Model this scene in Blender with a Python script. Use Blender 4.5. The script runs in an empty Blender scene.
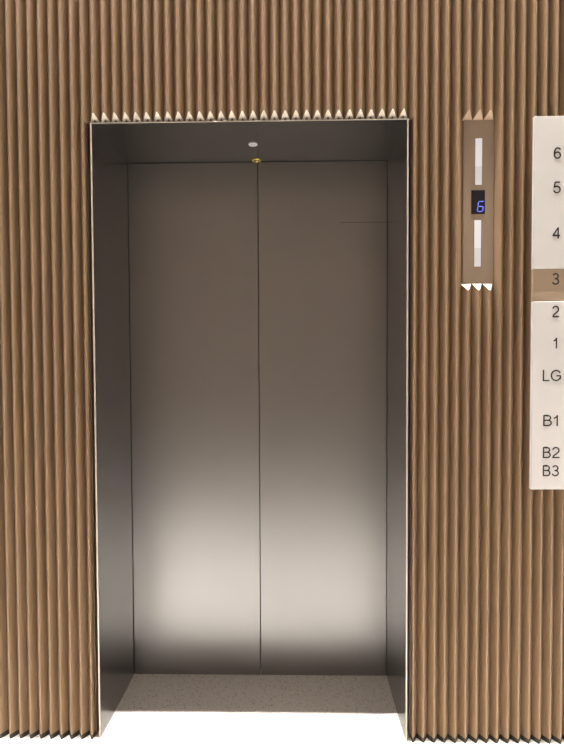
import bpy, bmesh, math
from mathutils import Matrix, Vector

scene = bpy.context.scene
COL = scene.collection

# ------------------------------------------------------------------ sizes (metres)
W, H, DEEP = 1.10, 2.21, 0.4617      # lift opening: width, height, depth of the reveal
PITCH, R0 = 0.03721, 0.0084          # ribbed panelling: pitch, first ridge
VAL, RID = 0.014, -0.016             # depth of its valleys and ridges
GAPY = 0.055
CUT = 0.0265                         # slope of the cut rib ends
CEIL = 4.2
XL, XR, YB = -2.6, 4.0, -5.5         # lobby
BASE = 0.026                         # lower end of the panelling
SEAM = 0.554

# ------------------------------------------------------------------ materials
def new_mat(name):
    m = bpy.data.materials.new(name); m.use_nodes = True
    nt = m.node_tree
    return m, nt, nt.nodes['Principled BSDF']

def N(nt, kind, **kw):
    n = nt.nodes.new(kind)
    for k, v in kw.items():
        setattr(n, k, v)
    return n

def ramp(nt, stops):
    r = N(nt, 'ShaderNodeValToRGB')
    e = r.color_ramp.elements
    while len(e) < len(stops): e.new(0.5)
    for i, (p, c) in enumerate(stops):
        e[i].position = p
        e[i].color = (*c, 1) if len(c) == 3 else c
    return r

def mottled(name, c, rough, metallic=0.0, var=0.06, scale=(6, 6, 6), spec=0.5):
    """plain painted / plastic surface with faint procedural unevenness"""
    m, nt, b = new_mat(name)
    tc = N(nt, 'ShaderNodeTexCoord'); mp = N(nt, 'ShaderNodeMapping')
    mp.inputs['Scale'].default_value = scale
    nz = N(nt, 'ShaderNodeTexNoise'); nz.inputs['Scale'].default_value = 1.0
    nz.inputs['Detail'].default_value = 3
    rp = ramp(nt, [(0.3, tuple(x*(1-var) for x in c)), (0.7, tuple(min(1, x*(1+var)) for x in c))])
    nt.links.new(tc.outputs['Object'], mp.inputs['Vector'])
    nt.links.new(mp.outputs['Vector'], nz.inputs['Vector'])
    nt.links.new(nz.outputs['Fac'], rp.inputs['Fac'])
    nt.links.new(rp.outputs['Color'], b.inputs['Base Color'])
    b.inputs['Roughness'].default_value = rough
    b.inputs['Metallic'].default_value = metallic
    b.inputs['Specular IOR Level'].default_value = spec
    return m

def glow(name, c, base, strength):
    m, nt, b = new_mat(name)
    b.inputs['Base Color'].default_value = (*base, 1)
    b.inputs['Roughness'].default_value = 0.3
    b.inputs['Emission Color'].default_value = (*c, 1)
    b.inputs['Emission Strength'].default_value = strength
    return m

def steel(name, c, rough, dark_line=False):
    m, nt, b = new_mat(name)
    tc = N(nt, 'ShaderNodeTexCoord'); mp = N(nt, 'ShaderNodeMapping')
    mp.inputs['Scale'].default_value = (900, 900, 3)
    nz = N(nt, 'ShaderNodeTexNoise'); nz.inputs['Scale'].default_value = 1.0
    nz.inputs['Detail'].default_value = 2
    big = N(nt, 'ShaderNodeTexNoise'); big.inputs['Scale'].default_value = 2.2
    nt.links.new(tc.outputs['Object'], mp.inputs['Vector'])
    nt.links.new(tc.outputs['Object'], big.inputs['Vector'])
    nt.links.new(mp.outputs['Vector'], nz.inputs['Vector'])
    rr = N(nt, 'ShaderNodeMapRange')
    rr.inputs['To Min'].default_value = rough*0.97; rr.inputs['To Max'].default_value = rough*1.03
    nt.links.new(nz.outputs['Fac'], rr.inputs['Value'])
    nt.links.new(rr.outputs['Result'], b.inputs['Roughness'])
    rp = ramp(nt, [(0.3, tuple(x*0.97 for x in c)), (0.7, tuple(x*1.03 for x in c))])
    nt.links.new(big.outputs['Fac'], rp.inputs['Fac'])
    col = rp.outputs['Color']
    if dark_line:      # one faint straight darker line across the upper right of the leaf
        sp = N(nt, 'ShaderNodeSeparateXYZ'); nt.links.new(tc.outputs['Object'], sp.inputs[0])
        def math_n(op, a, v, v3=None):
            k = N(nt, 'ShaderNodeMath', operation=op); nt.links.new(a, k.inputs[0])
            k.inputs[1].default_value = v
            if v3 is not None: k.inputs[2].default_value = v3
            return k.outputs[0]
        a = math_n('COMPARE', sp.outputs['Z'], 1.952, 0.0018)
        x = math_n('GREATER_THAN', sp.outputs['X'], 0.9)
        mu = N(nt, 'ShaderNodeMath', operation='MULTIPLY'); nt.links.new(a, mu.inputs[0]); nt.links.new(x, mu.inputs[1])
        mx = N(nt, 'ShaderNodeMix', data_type='RGBA'); nt.links.new(mu.outputs[0], mx.inputs['Factor'])
        nt.links.new(col, mx.inputs['A']); mx.inputs['B'].default_value = (*(v*0.62 for v in c), 1)
        col = mx.outputs['Result']
    nt.links.new(col, b.inputs['Base Color'])
    b.inputs['Metallic'].default_value = 1.0
    return m

def terrazzo():
    m, nt, b = new_mat('white_terrazzo')
    tc = N(nt, 'ShaderNodeTexCoord')
    col = None
    prev = N(nt, 'ShaderNodeRGB'); prev.outputs[0].default_value = (0.80, 0.775, 0.74, 1); col = prev.outputs[0]
    nz = N(nt, 'ShaderNodeTexNoise'); nz.inputs['Scale'].default_value = 60; nz.inputs['Detail'].default_value = 4
    nt.links.new(tc.outputs['Object'], nz.inputs['Vector'])
    rp = ramp(nt, [(0.3, (0.74, 0.71, 0.68)), (0.7, (0.84, 0.82, 0.79))])
    nt.links.new(nz.outputs['Fac'], rp.inputs['Fac']); col = rp.outputs['Color']
    for sc, thr, keep, c in ((95, 0.30, 0.72, (0.46, 0.40, 0.35)), (150, 0.33, 0.6, (0.62, 0.57, 0.52)), (60, 0.2, 0.8, (0.42, 0.38, 0.34))):
        v = N(nt, 'ShaderNodeTexVoronoi'); v.inputs['Scale'].default_value = sc
        nt.links.new(tc.outputs['Object'], v.inputs['Vector'])
        lt = N(nt, 'ShaderNodeMath', operation='LESS_THAN'); lt.inputs[1].default_value = thr
        nt.links.new(v.outputs['Distance'], lt.inputs[0])
        s = N(nt, 'ShaderNodeSeparateColor'); nt.links.new(v.outputs['Color'], s.inputs[0])
        gt = N(nt, 'ShaderNodeMath', operation='GREATER_THAN'); gt.inputs[1].default_value = keep
        nt.links.new(s.outputs[0], gt.inputs[0])
        mu = N(nt, 'ShaderNodeMath', operation='MULTIPLY')
        nt.links.new(lt.outputs[0], mu.inputs[0]); nt.links.new(gt.outputs[0], mu.inputs[1])
        mx = N(nt, 'ShaderNodeMix', data_type='RGBA')
        nt.links.new(mu.outputs[0], mx.inputs['Factor']); nt.links.new(col, mx.inputs['A'])
        mx.inputs['B'].default_value = (*c, 1)
        col = mx.outputs['Result']
    nt.links.new(col, b.inputs['Base Color'])
    b.inputs['Roughness'].default_value = 0.35
    return m

RIB = mottled('bronze_paint', (0.245, 0.163, 0.097), 0.42, var=0.04, scale=(3, 3, 1.2))
CUTW = mottled('bare_cut_end', (0.97, 0.92, 0.83), 0.6, var=0.03)
CUTD = mottled('dark_triangle', (0.20, 0.13, 0.08), 0.8)
CUTP = mottled('painted_cut_end', (0.50, 0.37, 0.26), 0.5)
STEEL_D = steel('brushed_steel_door', (0.31, 0.307, 0.309), 0.33)
STEEL_S = steel('brushed_steel_door_lined', (0.31, 0.307, 0.309), 0.33, True)
STEEL_J = steel('brushed_steel_frame', (0.31, 0.303, 0.30), 0.24)
TRIM = mottled('satin_trim', (0.66, 0.60, 0.52), 0.35, metallic=0.35)
DARK = mottled('black_base', (0.022, 0.018, 0.011), 0.7)
SHAFT = mottled('dark_gap', (0.012, 0.010, 0.009), 0.9)
PALE = mottled('pale_footing', (0.88, 0.86, 0.82), 0.6)
FLOOR = terrazzo()
CEILM = mottled('ceiling_paint', (0.55, 0.52, 0.49), 0.9)
LOBBY = mottled('lobby_wall_paint', (0.74, 0.66, 0.59), 0.8)
PLATE = mottled('bronze_plate', (0.33, 0.255, 0.19), 0.35, metallic=0.25, var=0.03)
BOARD = mottled('white_board', (0.62, 0.615, 0.61), 0.5, var=0.015)
BAND = mottled('tan_band', (0.335, 0.25, 0.18), 0.45, var=0.03, scale=(4, 4, 40))
INK = mottled('black_letter', (0.012, 0.010, 0.010), 0.5)
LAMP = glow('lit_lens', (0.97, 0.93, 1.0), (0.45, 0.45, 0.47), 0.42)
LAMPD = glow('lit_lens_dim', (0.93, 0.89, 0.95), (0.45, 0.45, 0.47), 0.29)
SCREEN = mottled('display_glass', (0.012, 0.013, 0.018), 0.2)
BLUE = glow('blue_segment', (0.16, 0.20, 0.85), (0.05, 0.08, 0.4), 1.0)
WHITEP = mottled('white_plastic', (0.85, 0.86, 0.88), 0.4)
BRASS = mottled('yellow_brass', (0.55, 0.47, 0.12), 0.35, metallic=0.6)
GREYP = mottled('grey_lens', (0.6, 0.6, 0.62), 0.3)

# ------------------------------------------------------------------ mesh helpers
def obj(name, bm, mats, parent=None, smooth=False):
    me = bpy.data.meshes.new(name)
    bmesh.ops.recalc_face_normals(bm, faces=bm.faces[:]) if not getattr(bm, 'keep', False) else None
    bm.to_mesh(me); bm.free()
    for m in (mats if isinstance(mats, (list, tuple)) else [mats]):
        me.materials.append(m)
    if smooth:
        for p in me.polygons: p.use_smooth = True
    o = bpy.data.objects.new(name, me); COL.objects.link(o)
    if parent is not None: attach(o, parent)
    return o

def attach(o, parent):
    o.parent = parent
    o.matrix_parent_inverse = Matrix.Translation(-Vector(parent.location))   # parts keep room coordinates

def thing(name, label, cat, loc, group=None):
    o = bpy.data.objects.new(name, None); COL.objects.link(o)
    o.location = loc; o.empty_display_size = 0.05
    tag(o, label, cat, group)
    return o

def tag(o, label, cat, group=None):
    o['label'] = label; o['category'] = cat; o['kind'] = 'thing'
    if group: o['group'] = group

def box(bm, x0, x1, y0, y1, z0, z1, bev=0.0):
    r = bmesh.ops.create_cube(bm, size=1)
    bmesh.ops.scale(bm, vec=(x1-x0, y1-y0, z1-z0), verts=r['verts'])
    bmesh.ops.translate(bm, vec=((x0+x1)/2, (y0+y1)/2, (z0+z1)/2), verts=r['verts'])
    if bev:
        ed = set(e for v in r['verts'] for e in v.link_edges)
        bmesh.ops.bevel(bm, geom=list(ed), offset=bev, segments=2, profile=0.5, affect='EDGES')

def boxes(*bs, bev=0.0):
    bm = bmesh.new()
    for b in bs: box(bm, *b, bev=bev)
    return bm

def struct(name, bm, m, parent=None):
    o = obj(name, bm, m, parent)
    o['kind'] = 'structure'
    return o

def disc_bm(cx, cy, z, r0, r1, h, seg=40):
    """ring or disc hanging under z by h"""
    bm = bmesh.new()
    prof = [(r0, z), (r0, z-h*0.7), ((r0*0.7+r1*0.3), z-h), ((r0*0.25+r1*0.75), z-h), (r1, z-h*0.4), (r1, z)]
    rings = []
    for r, zz in prof:
        rings.append([bm.verts.new((cx+r*math.cos(2*math.pi*i/seg), cy+r*math.sin(2*math.pi*i/seg), zz)) for i in range(seg)])
    for a, b in zip(rings, rings[1:]):
        for i in range(seg):
            j = (i+1) % seg
            try: bm.faces.new((a[i], a[j], b[j], b[i]))
            except ValueError: pass
    bmesh.ops.remove_doubles(bm, verts=bm.verts[:], dist=1e-6)
    return bm

# ------------------------------------------------------------------ ribbed wall
RIDGE = 0.0018                        # half width of the blunt ridge
def rib_column(bm, k, z0, z1, low=None, high=None, inset=0.0, cut=CUT, gap=False):
    """rib k from z0 to z1; low / high = material index of a sloping cut end"""
    xc = R0 + k*PITCH; xa, xb = xc-PITCH/2, xc+PITCH/2
    c = cut; ry = RID+inset; vy = VAL+inset
    zl = z0 + (c if low is not None else 0)
    zh = z1 + (0 if high is None else -c)
    V = lambda x, y, z: bm.verts.new((x, y, z))
    va = vb = vy
    if gap and k == -1: xb, vb = xc+0.008, GAPY      # steep returns into a recess shaped to darken the flanks beside the frame
    if gap and k == 30: xa, va = xc-0.008, GAPY
    a0, a1 = V(xa, va, z0), V(xa, va, z1)
    l0, l1 = V(xc-RIDGE, ry, zl), V(xc-RIDGE, ry, zh)
    r0, r1 = V(xc+RIDGE, ry, zl), V(xc+RIDGE, ry, zh)
    b0, b1 = V(xb, vb, z0), V(xb, vb, z1)
    for q in ((a0, l0, l1, a1), (l0, r0, r1, l1), (r0, b0, b1, r1)):
        bm.faces.new(q)
    if low is not None:
        # bare end with a flat dark triangle low in its middle
        f = bm.faces.new((a0, b0, r0, l0)); f.material_index = low
        if low == 1:
            t0, t1, e = 0.06, 0.42, 0.0006
            q = lambda x, t: (x, vy+(ry-vy)*t-e, z0+c*t-e)
            p = [q(xc-PITCH*0.20, t0), q(xc+PITCH*0.20, t0), q(xc, t1)]
            g = bm.faces.new([V(*q) for q in p]); g.material_index = 2
    else:
        bm.faces.new((a0, b0, r0, l0))
    f = bm.faces.new((a1, l1, r1, b1))
    if high is not None: f.material_index = high

K0, K1 = -60, 90
def profile_range():
    return range(K0, K1)
PX0, PX1 = R0 + 34.5*PITCH, R0 + 37.5*PITCH    # the three ribs cut away for the call panel
PZ0, PZ1 = 1.642, 2.2065
bm = bmesh.new()
for k in profile_range():
    if 0 <= k <= 29:
        rib_column(bm, k, H+0.0015, CEIL, low=1, cut=0.028)
    elif 35 <= k <= 37:
        rib_column(bm, k, PZ1, CEIL, low=3)
        rib_column(bm, k, BASE, PZ0, high=4)
    elif k in (-1, 30):
        rib_column(bm, k, BASE, H+0.0005, gap=True)
        rib_column(bm, k, H+0.0005, CEIL)
    else:
        rib_column(bm, k, BASE, CEIL)
# solid backing of the panelling
xl, xr = R0+(K0-0.5)*PITCH, R0+(K1-0.5)*PITCH
ol, orr = R0-0.5*PITCH, R0+29.5*PITCH
sl, sr = R0-PITCH+0.0075, R0+30*PITCH-0.0075
for b in ((sl, -0.0055, GAPY, 0.06, 0, H+0.004), (W+0.0055, sr, GAPY, 0.06, 0, H+0.004), (xl, sl, VAL+0.001, 0.06, 0, CEIL), (sr, xr, VAL+0.001, 0.06, 0, CEIL), (sl, sr, VAL+0.001, 0.06, H+0.004, CEIL)):
    box(bm, *b)
wall = struct('wall_back', bm, [RIB, CUTW, CUTD, CUTP, CUTW])

# dark zigzag base under the panelling, on a very low ramp added to catch light along the wall
FOOT = 0.0085
bm = bmesh.new()
for k in profile_range():
    if not 0 <= k <= 29: rib_column(bm, k, FOOT, BASE, inset=0.0008, gap=True)
struct('baseboard_back', bm, DARK)
b = bmesh.new()
sec = [(0.28, 0.0), (0.05, FOOT), (-0.03, FOOT), (-0.16, 0.0)]
A = [b.verts.new((XL, y, z)) for y, z in sec]; B = [b.verts.new((XR, y, z)) for y, z in sec]
b.faces.new(A); b.faces.new(B[::-1])
for i in range(4):
    j = (i+1) % 4
    b.faces.new((A[i], A[j], B[j], B[i]))
struct('light_catch_ramp', b, FLOOR)

# ------------------------------------------------------------------ lobby shell
struct('floor', boxes((XL, XR, YB, 0.75, -0.1, 0.0)), FLOOR)
struct('ceiling', boxes((XL, XR, YB, 0.06, CEIL, CEIL+0.1)), CEILM)
struct('wall_left', boxes((XL-0.1, XL, YB, 0.06, 0, CEIL)), LOBBY)
struct('wall_right', boxes((XR, XR+0.1, YB, 0.06, 0, CEIL)), LOBBY)
struct('wall_front', boxes((XL, XR, YB-0.1, YB, 0, CEIL)), LOBBY)
struct('wall_shaft', boxes((-0.05, W+0.05, DEEP+0.045, DEEP+0.07, 0, H+0.06)), SHAFT)

# ------------------------------------------------------------------ lift frame and doors
fr = thing('elevator', 'brushed steel elevator entrance with two closed sliding doors set deep in the ribbed wall', 'elevator', (W/2, 0, 0))
for nm, b in (('jamb', (-0.005, 0.0, -0.004, DEEP+0.04, 0.0, H+0.001)), ('jamb', (W, W+0.005, -0.004, DEEP+0.04, 0.0, H+0.001)),
              ('soffit', (0.0, W, -0.004, DEEP+0.04, H, H+0.001))):
    obj(nm, boxes(b), STEEL_J, fr)
t = 0.007
obj('edge_trim', boxes((-0.0055, 0.0, -t, -0.004, 0, H-0.0015), bev=0.0008), TRIM, fr)
obj('edge_trim', boxes((W, W+0.0055, -t, -0.004, 0, H-0.0015), bev=0.0008), TRIM, fr)
obj('edge_trim', boxes((0.0, W, -t, -0.004, H-0.0042, H-0.0015), bev=0.0005), TRIM, fr)

for x0, x1, m, lab in ((0.0015, SEAM-0.0019, STEEL_D, 'left sliding door leaf'),
                       (SEAM+0.0019, W-0.0015, STEEL_S, 'right sliding door leaf with a faint dark line near its top')):
    d = obj('sliding_door', boxes((x0, x1, DEEP, DEEP+0.04, 0.0, H-0.002), bev=0.0008), m, fr)
    d['label'] = lab

# small fittings in the soffit
lamp = thing('downlight', 'small round white light in the dark soffit above the elevator doors', 'ceiling light', (0.5488, 0.2409, H))
obj('bezel', disc_bm(0.5488, 0.2409, H, 0.012, 0.0175, 0.004), WHITEP, lamp, True)
obj('lens', disc_bm(0.5488, 0.2409, H, 0.0, 0.0122, 0.003), GREYP, lamp, True)
sen = thing('door_sensor', 'small round sensor with a yellow ring above the elevator door seam', 'sensor', (0.551, 0.440, H))
obj('ring', disc_bm(0.551, 0.440, H, 0.013, 0.0205, 0.004), BRASS, sen, True)
obj('lens', disc_bm(0.551, 0.440, H, 0.0, 0.0132, 0.002), SCREEN, sen, True)

# ------------------------------------------------------------------ call panel
cp = thing('call_panel', 'flat bronze elevator indicator panel with two white light strips and blue floor display', 'elevator panel', ((PX0+PX1)/2, 0, PZ0))
FP = VAL-0.004
obj('faceplate', boxes((PX0+0.006, PX1+0.0005, FP, VAL, PZ0+0.001, PZ1-0.001), bev=0.0006), PLATE, cp)
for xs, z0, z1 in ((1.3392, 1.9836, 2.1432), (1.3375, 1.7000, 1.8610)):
    zm = z0 + (z1-z0)*0.40  # brighter top of each strip is put into the glow, dimmer below
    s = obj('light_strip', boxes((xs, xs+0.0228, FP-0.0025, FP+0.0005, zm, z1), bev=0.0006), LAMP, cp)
    g = obj('lower_tone', boxes((xs, xs+0.0228, FP-0.0023, FP+0.0005, z0, zm), bev=0.0006), LAMPD, s)
scr = obj('display_screen', boxes((1.3262, 1.3739, FP-0.0015, FP+0.0005, 1.8825, 1.9653), bev=0.0006), SCREEN, cp)
# seven-segment 6, slanted
bm = bmesh.new()
dx, dz, w, h, th = 1.3468, 1.8913, 0.0185, 0.0345, 0.0032
def seg(ax, az, bx, bz):
    d = Vector((bx-ax, bz-az)); L = d.length; d /= L; n = Vector((-d.y, d.x))*th/2
    g = 0.0006
    A = Vector((ax, az))+d*g; B = Vector((bx, bz))-d*g
    tip = d*th/2
    pts = [A, A+tip+n, B-tip+n, B, B-tip-n, A+tip-n]
    vs = []
    for yy in (FP-0.0022, FP-0.0012):
        vs.append([bm.verts.new((p.x + 0.13*(p.y-dz), yy, p.y)) for p in pts])
    bm.faces.new(vs[0]); bm.faces.new(vs[1][::-1])
    for i in range(6):
        j = (i+1) % 6
        bm.faces.new((vs[0][j], vs[0][i], vs[1][i], vs[1][j]))
L, Rr, B, M, T = dx, dx+w, dz, dz+h/2, dz+h
for s_ in ((L, T, Rr, T), (L, M, L, T), (L, M, Rr, M), (L, B, L, M), (Rr, B, Rr, M), (L, B, Rr, B)):
    seg(*s_)
obj('display_digit', bm, BLUE, scr)

# ------------------------------------------------------------------ floor directory sign
SX0, SX1 = 1.5235, 1.98
Y = -0.042
sg = thing('floor_directory', 'white floor directory board with black floor numbers and a tan band at 3', 'sign', (SX0, RID, 0.9248))
def board(name, z0, z1, y, m):
    return obj(name, boxes((SX0, SX1, y, -0.024, z0, z1), bev=0.0012), m, sg)
up = board('upper_board', 1.6835, 2.1984, Y, BOARD)
bd = board('tan_band', 1.5728, 1.6830, Y+0.004, BAND)
bd['label'] = 'tan band marking floor 3'
lo = board('lower_board', 0.9248, 1.5725, Y, BOARD)

def arc(cx, cy, rx, ry, a0, a1, n=14):
    return [(cx+rx*math.cos(math.radians(a0+(a1-a0)*i/n)), cy+ry*math.sin(math.radians(a0+(a1-a0)*i/n))) for i in range(n+1)]
# plain grotesque letter shapes as centre lines in a box 1 high; width, strokes
GLYPH = {
 '1': (0.40, [[(0.04, 0.70), (0.16, 0.75), (0.26, 0.84), (0.32, 0.955)], [(0.32, 0.0), (0.32, 1.0)]]),
 '2': (0.66, [arc(0.33, 0.68, 0.26, 0.27, 168, -28) + [(0.40, 0.40), (0.17, 0.22), (0.085, 0.05)], [(0.04, 0.045), (0.64, 0.045)]]),
 '3': (0.66, [arc(0.32, 0.735, 0.225, 0.22, 160, -90, 16), arc(0.32, 0.28, 0.265, 0.235, 90, -165, 18), [(0.24, 0.515), (0.33, 0.515)]]),
 '4': (0.68, [[(0.51, 0.0), (0.51, 1.0)], [(0.50, 0.97), (0.05, 0.28)], [(0.02, 0.275), (0.68, 0.275)]]),
 '5': (0.66, [[(0.60, 0.955), (0.16, 0.955)], [(0.165, 0.955), (0.095, 0.50)], [(0.095, 0.50), (0.18, 0.58)] + arc(0.325, 0.325, 0.275, 0.28, 115, -165, 20)]),
 '6': (0.66, [arc(0.335, 0.315, 0.265, 0.27, 0, 360, 28), arc(0.36, 0.56, 0.29, 0.395, 35, 180, 14) + [(0.07, 0.50), (0.07, 0.36)]]),
 'B': (0.70, [[(0.09, 0.0), (0.09, 1.0)], [(0.09, 0.955), (0.38, 0.955)] + arc(0.38, 0.74, 0.215, 0.215, 90, -90) + [(0.09, 0.525)],
              [(0.38, 0.525)] + arc(0.40, 0.285, 0.25, 0.24, 90, -90) + [(0.09, 0.045)]]),
 'L': (0.58, [[(0.09, 0.0), (0.09, 1.0)], [(0.09, 0.045), (0.57, 0.045)]]),
 'G': (0.86, [arc(0.44, 0.50, 0.38, 0.455, 32, 325, 26) + [(0.79, 0.20), (0.79, 0.47)], [(0.82, 0.47), (0.46, 0.47)]]),
}
def stroke(b, pts, hw, y0, y1):
    n = len(pts); P = [Vector(p) for p in pts]
    closed = (P[0]-P[-1]).length < 1e-6
    L, R = [], []
    for i in range(n):
        if closed and i in (0, n-1): d = (P[1]-P[-2])
        else: d = P[min(i+1, n-1)]-P[max(i-1, 0)]
        d.normalize(); nn = Vector((-d.y, d.x))*hw
        if 0 < i < n-1:
            c = (P[i+1]-P[i]).normalized().dot(d); nn /= max(c, 0.6)
        L.append(P[i]+nn); R.append(P[i]-nn)
    rows = [[b.verts.new((q.x, y, q.y)) for q in s] for y in (y0, y1) for s in (L, R)]
    for i in range(n-1):
        for a, c in ((0, 1), (3, 2), (0, 2), (1, 3)):
            b.faces.new((rows[a][i], rows[a][i+1], rows[c][i+1], rows[c][i]))
    for i in (0, n-1):
        b.faces.new((rows[0][i], rows[1][i], rows[3][i], rows[2][i]))
obj('mounting_rail', boxes((SX0+0.06, SX1-0.06, -0.0242, RID, 1.0, 2.12)), DARK, sg)
def letters(text, x0, z0, x1, z1, y, parent):
    h = z1-z0; b = bmesh.new(); hw = 0.060
    gap = 0.09
    tot = sum(GLYPH[c][0] for c in text) + gap*(len(text)-1)
    sx = (x1-x0)/tot; x = x0
    for c in text:
        w, strokes = GLYPH[c]
        for s in strokes:
            stroke(b, [(x+px*sx, z0+pz*h) for px, pz in s], hw*h, y-0.0008, y+0.0004)
        x += (w+gap)*sx
    o = obj('floor_number', b, INK, parent)
    o['label'] = 'black floor number ' + text
    return o
NUM = [('6', 1.5885, 2.0545, 1.6135, 2.0925, Y, up), ('5', 1.5880, 1.9385, 1.6135, 1.9775, Y, up), ('4', 1.5872, 1.7857, 1.6130, 1.8235, Y, up),
       ('3', 1.5890, 1.6300, 1.6140, 1.6690, Y+0.004, bd), ('2', 1.5885, 1.5190, 1.6132, 1.5575, Y, lo), ('1', 1.5935, 1.4116, 1.6075, 1.4485, Y, lo),
       ('LG', 1.5580, 1.3000, 1.6225, 1.3382, Y, lo), ('B1', 1.5610, 1.1450, 1.6140, 1.1828, Y, lo), ('B2', 1.5610, 1.0343, 1.6203, 1.0724, Y, lo),
       ('B3', 1.5615, 0.9715, 1.6190, 1.0090, Y, lo)]
for n in NUM: letters(*n)

# ------------------------------------------------------------------ light
def area(name, loc, sx, sy, power, color, rot=(0, 0, 0), spread=math.pi):
    l = bpy.data.lights.new(name, 'AREA'); l.shape = 'RECTANGLE'; l.size = sx; l.size_y = sy
    l.energy = power; l.color = color; l.spread = spread
    o = bpy.data.objects.new(name, l); COL.objects.link(o); o.location = loc; o.rotation_euler = rot
    return o
area('wall_washer', (0.7, -0.170, CEIL-0.01), 6.4, 0.004, 195, (1.0, 0.95, 0.88), spread=math.radians(70))
for x, y in ((-1.9, -0.8), (-2.2, -1.8), (3.3, -0.8), (3.6, -1.8)):
    area('lobby_light', (x, y, CEIL-0.01), 0.15, 0.4, 3, (1.0, 0.95, 0.90))
for x, r, p in ((XL+0.06, -1, 15), (XR-0.06, 1, 20)):      # added fill light at both ends of the lobby, no opening there
    area('side_fill', (x, -1.6, 1.4), 2.4, 2.4, p, (1.0, 0.96, 0.92), rot=(0, r*math.pi/2, 0))
for x, y, p in ((-1.6, -0.9, 850), (-0.7, -0.9, 850), (0.2, -1.6, 230), (1.1, -1.6, 230), (2.0, -0.9, 850), (2.9, -0.9, 850)):
    l = bpy.data.lights.new('downlight_beam', 'SPOT'); l.energy = p; l.color = (1.0, 0.95, 0.89)
    l.spot_size = math.radians(39); l.spot_blend = 1.0; l.shadow_soft_size = 0.04
    o = bpy.data.objects.new('downlight_beam', l); COL.objects.link(o); o.location = (x, y, CEIL-0.02)

wd = bpy.data.worlds.new('lobby_air'); scene.world = wd; wd.use_nodes = True
wd.node_tree.nodes['Background'].inputs[0].default_value = (0.02, 0.018, 0.016, 1)
wd.node_tree.nodes['Background'].inputs[1].default_value = 0.3

# ------------------------------------------------------------------ camera (f = 620 px on a 752 px tall frame)
cam = bpy.data.cameras.new('camera'); cam.sensor_fit = 'VERTICAL'; cam.sensor_height = 24
cam.lens = 620/752*24; cam.clip_start = 0.05
co = bpy.data.objects.new('camera', cam); COL.objects.link(co)
rx, ry, rz = -0.03518012, 0.00443464, 0.02295501
Rm = Matrix.Rotation(rz, 3, 'Z') @ Matrix.Rotation(rx, 3, 'X') @ Matrix.Rotation(ry, 3, 'Y')
Rc = Rm @ Matrix.Rotation(math.pi/2, 3, 'X')
co.matrix_world = Matrix.Translation((0.71312661, -2.18989335, 1.39630305)) @ Rc.to_4x4()
scene.camera = co
scene.view_settings.view_transform = 'Standard'
scene.view_settings.look = 'None'
scene.view_settings.exposure = 0.0
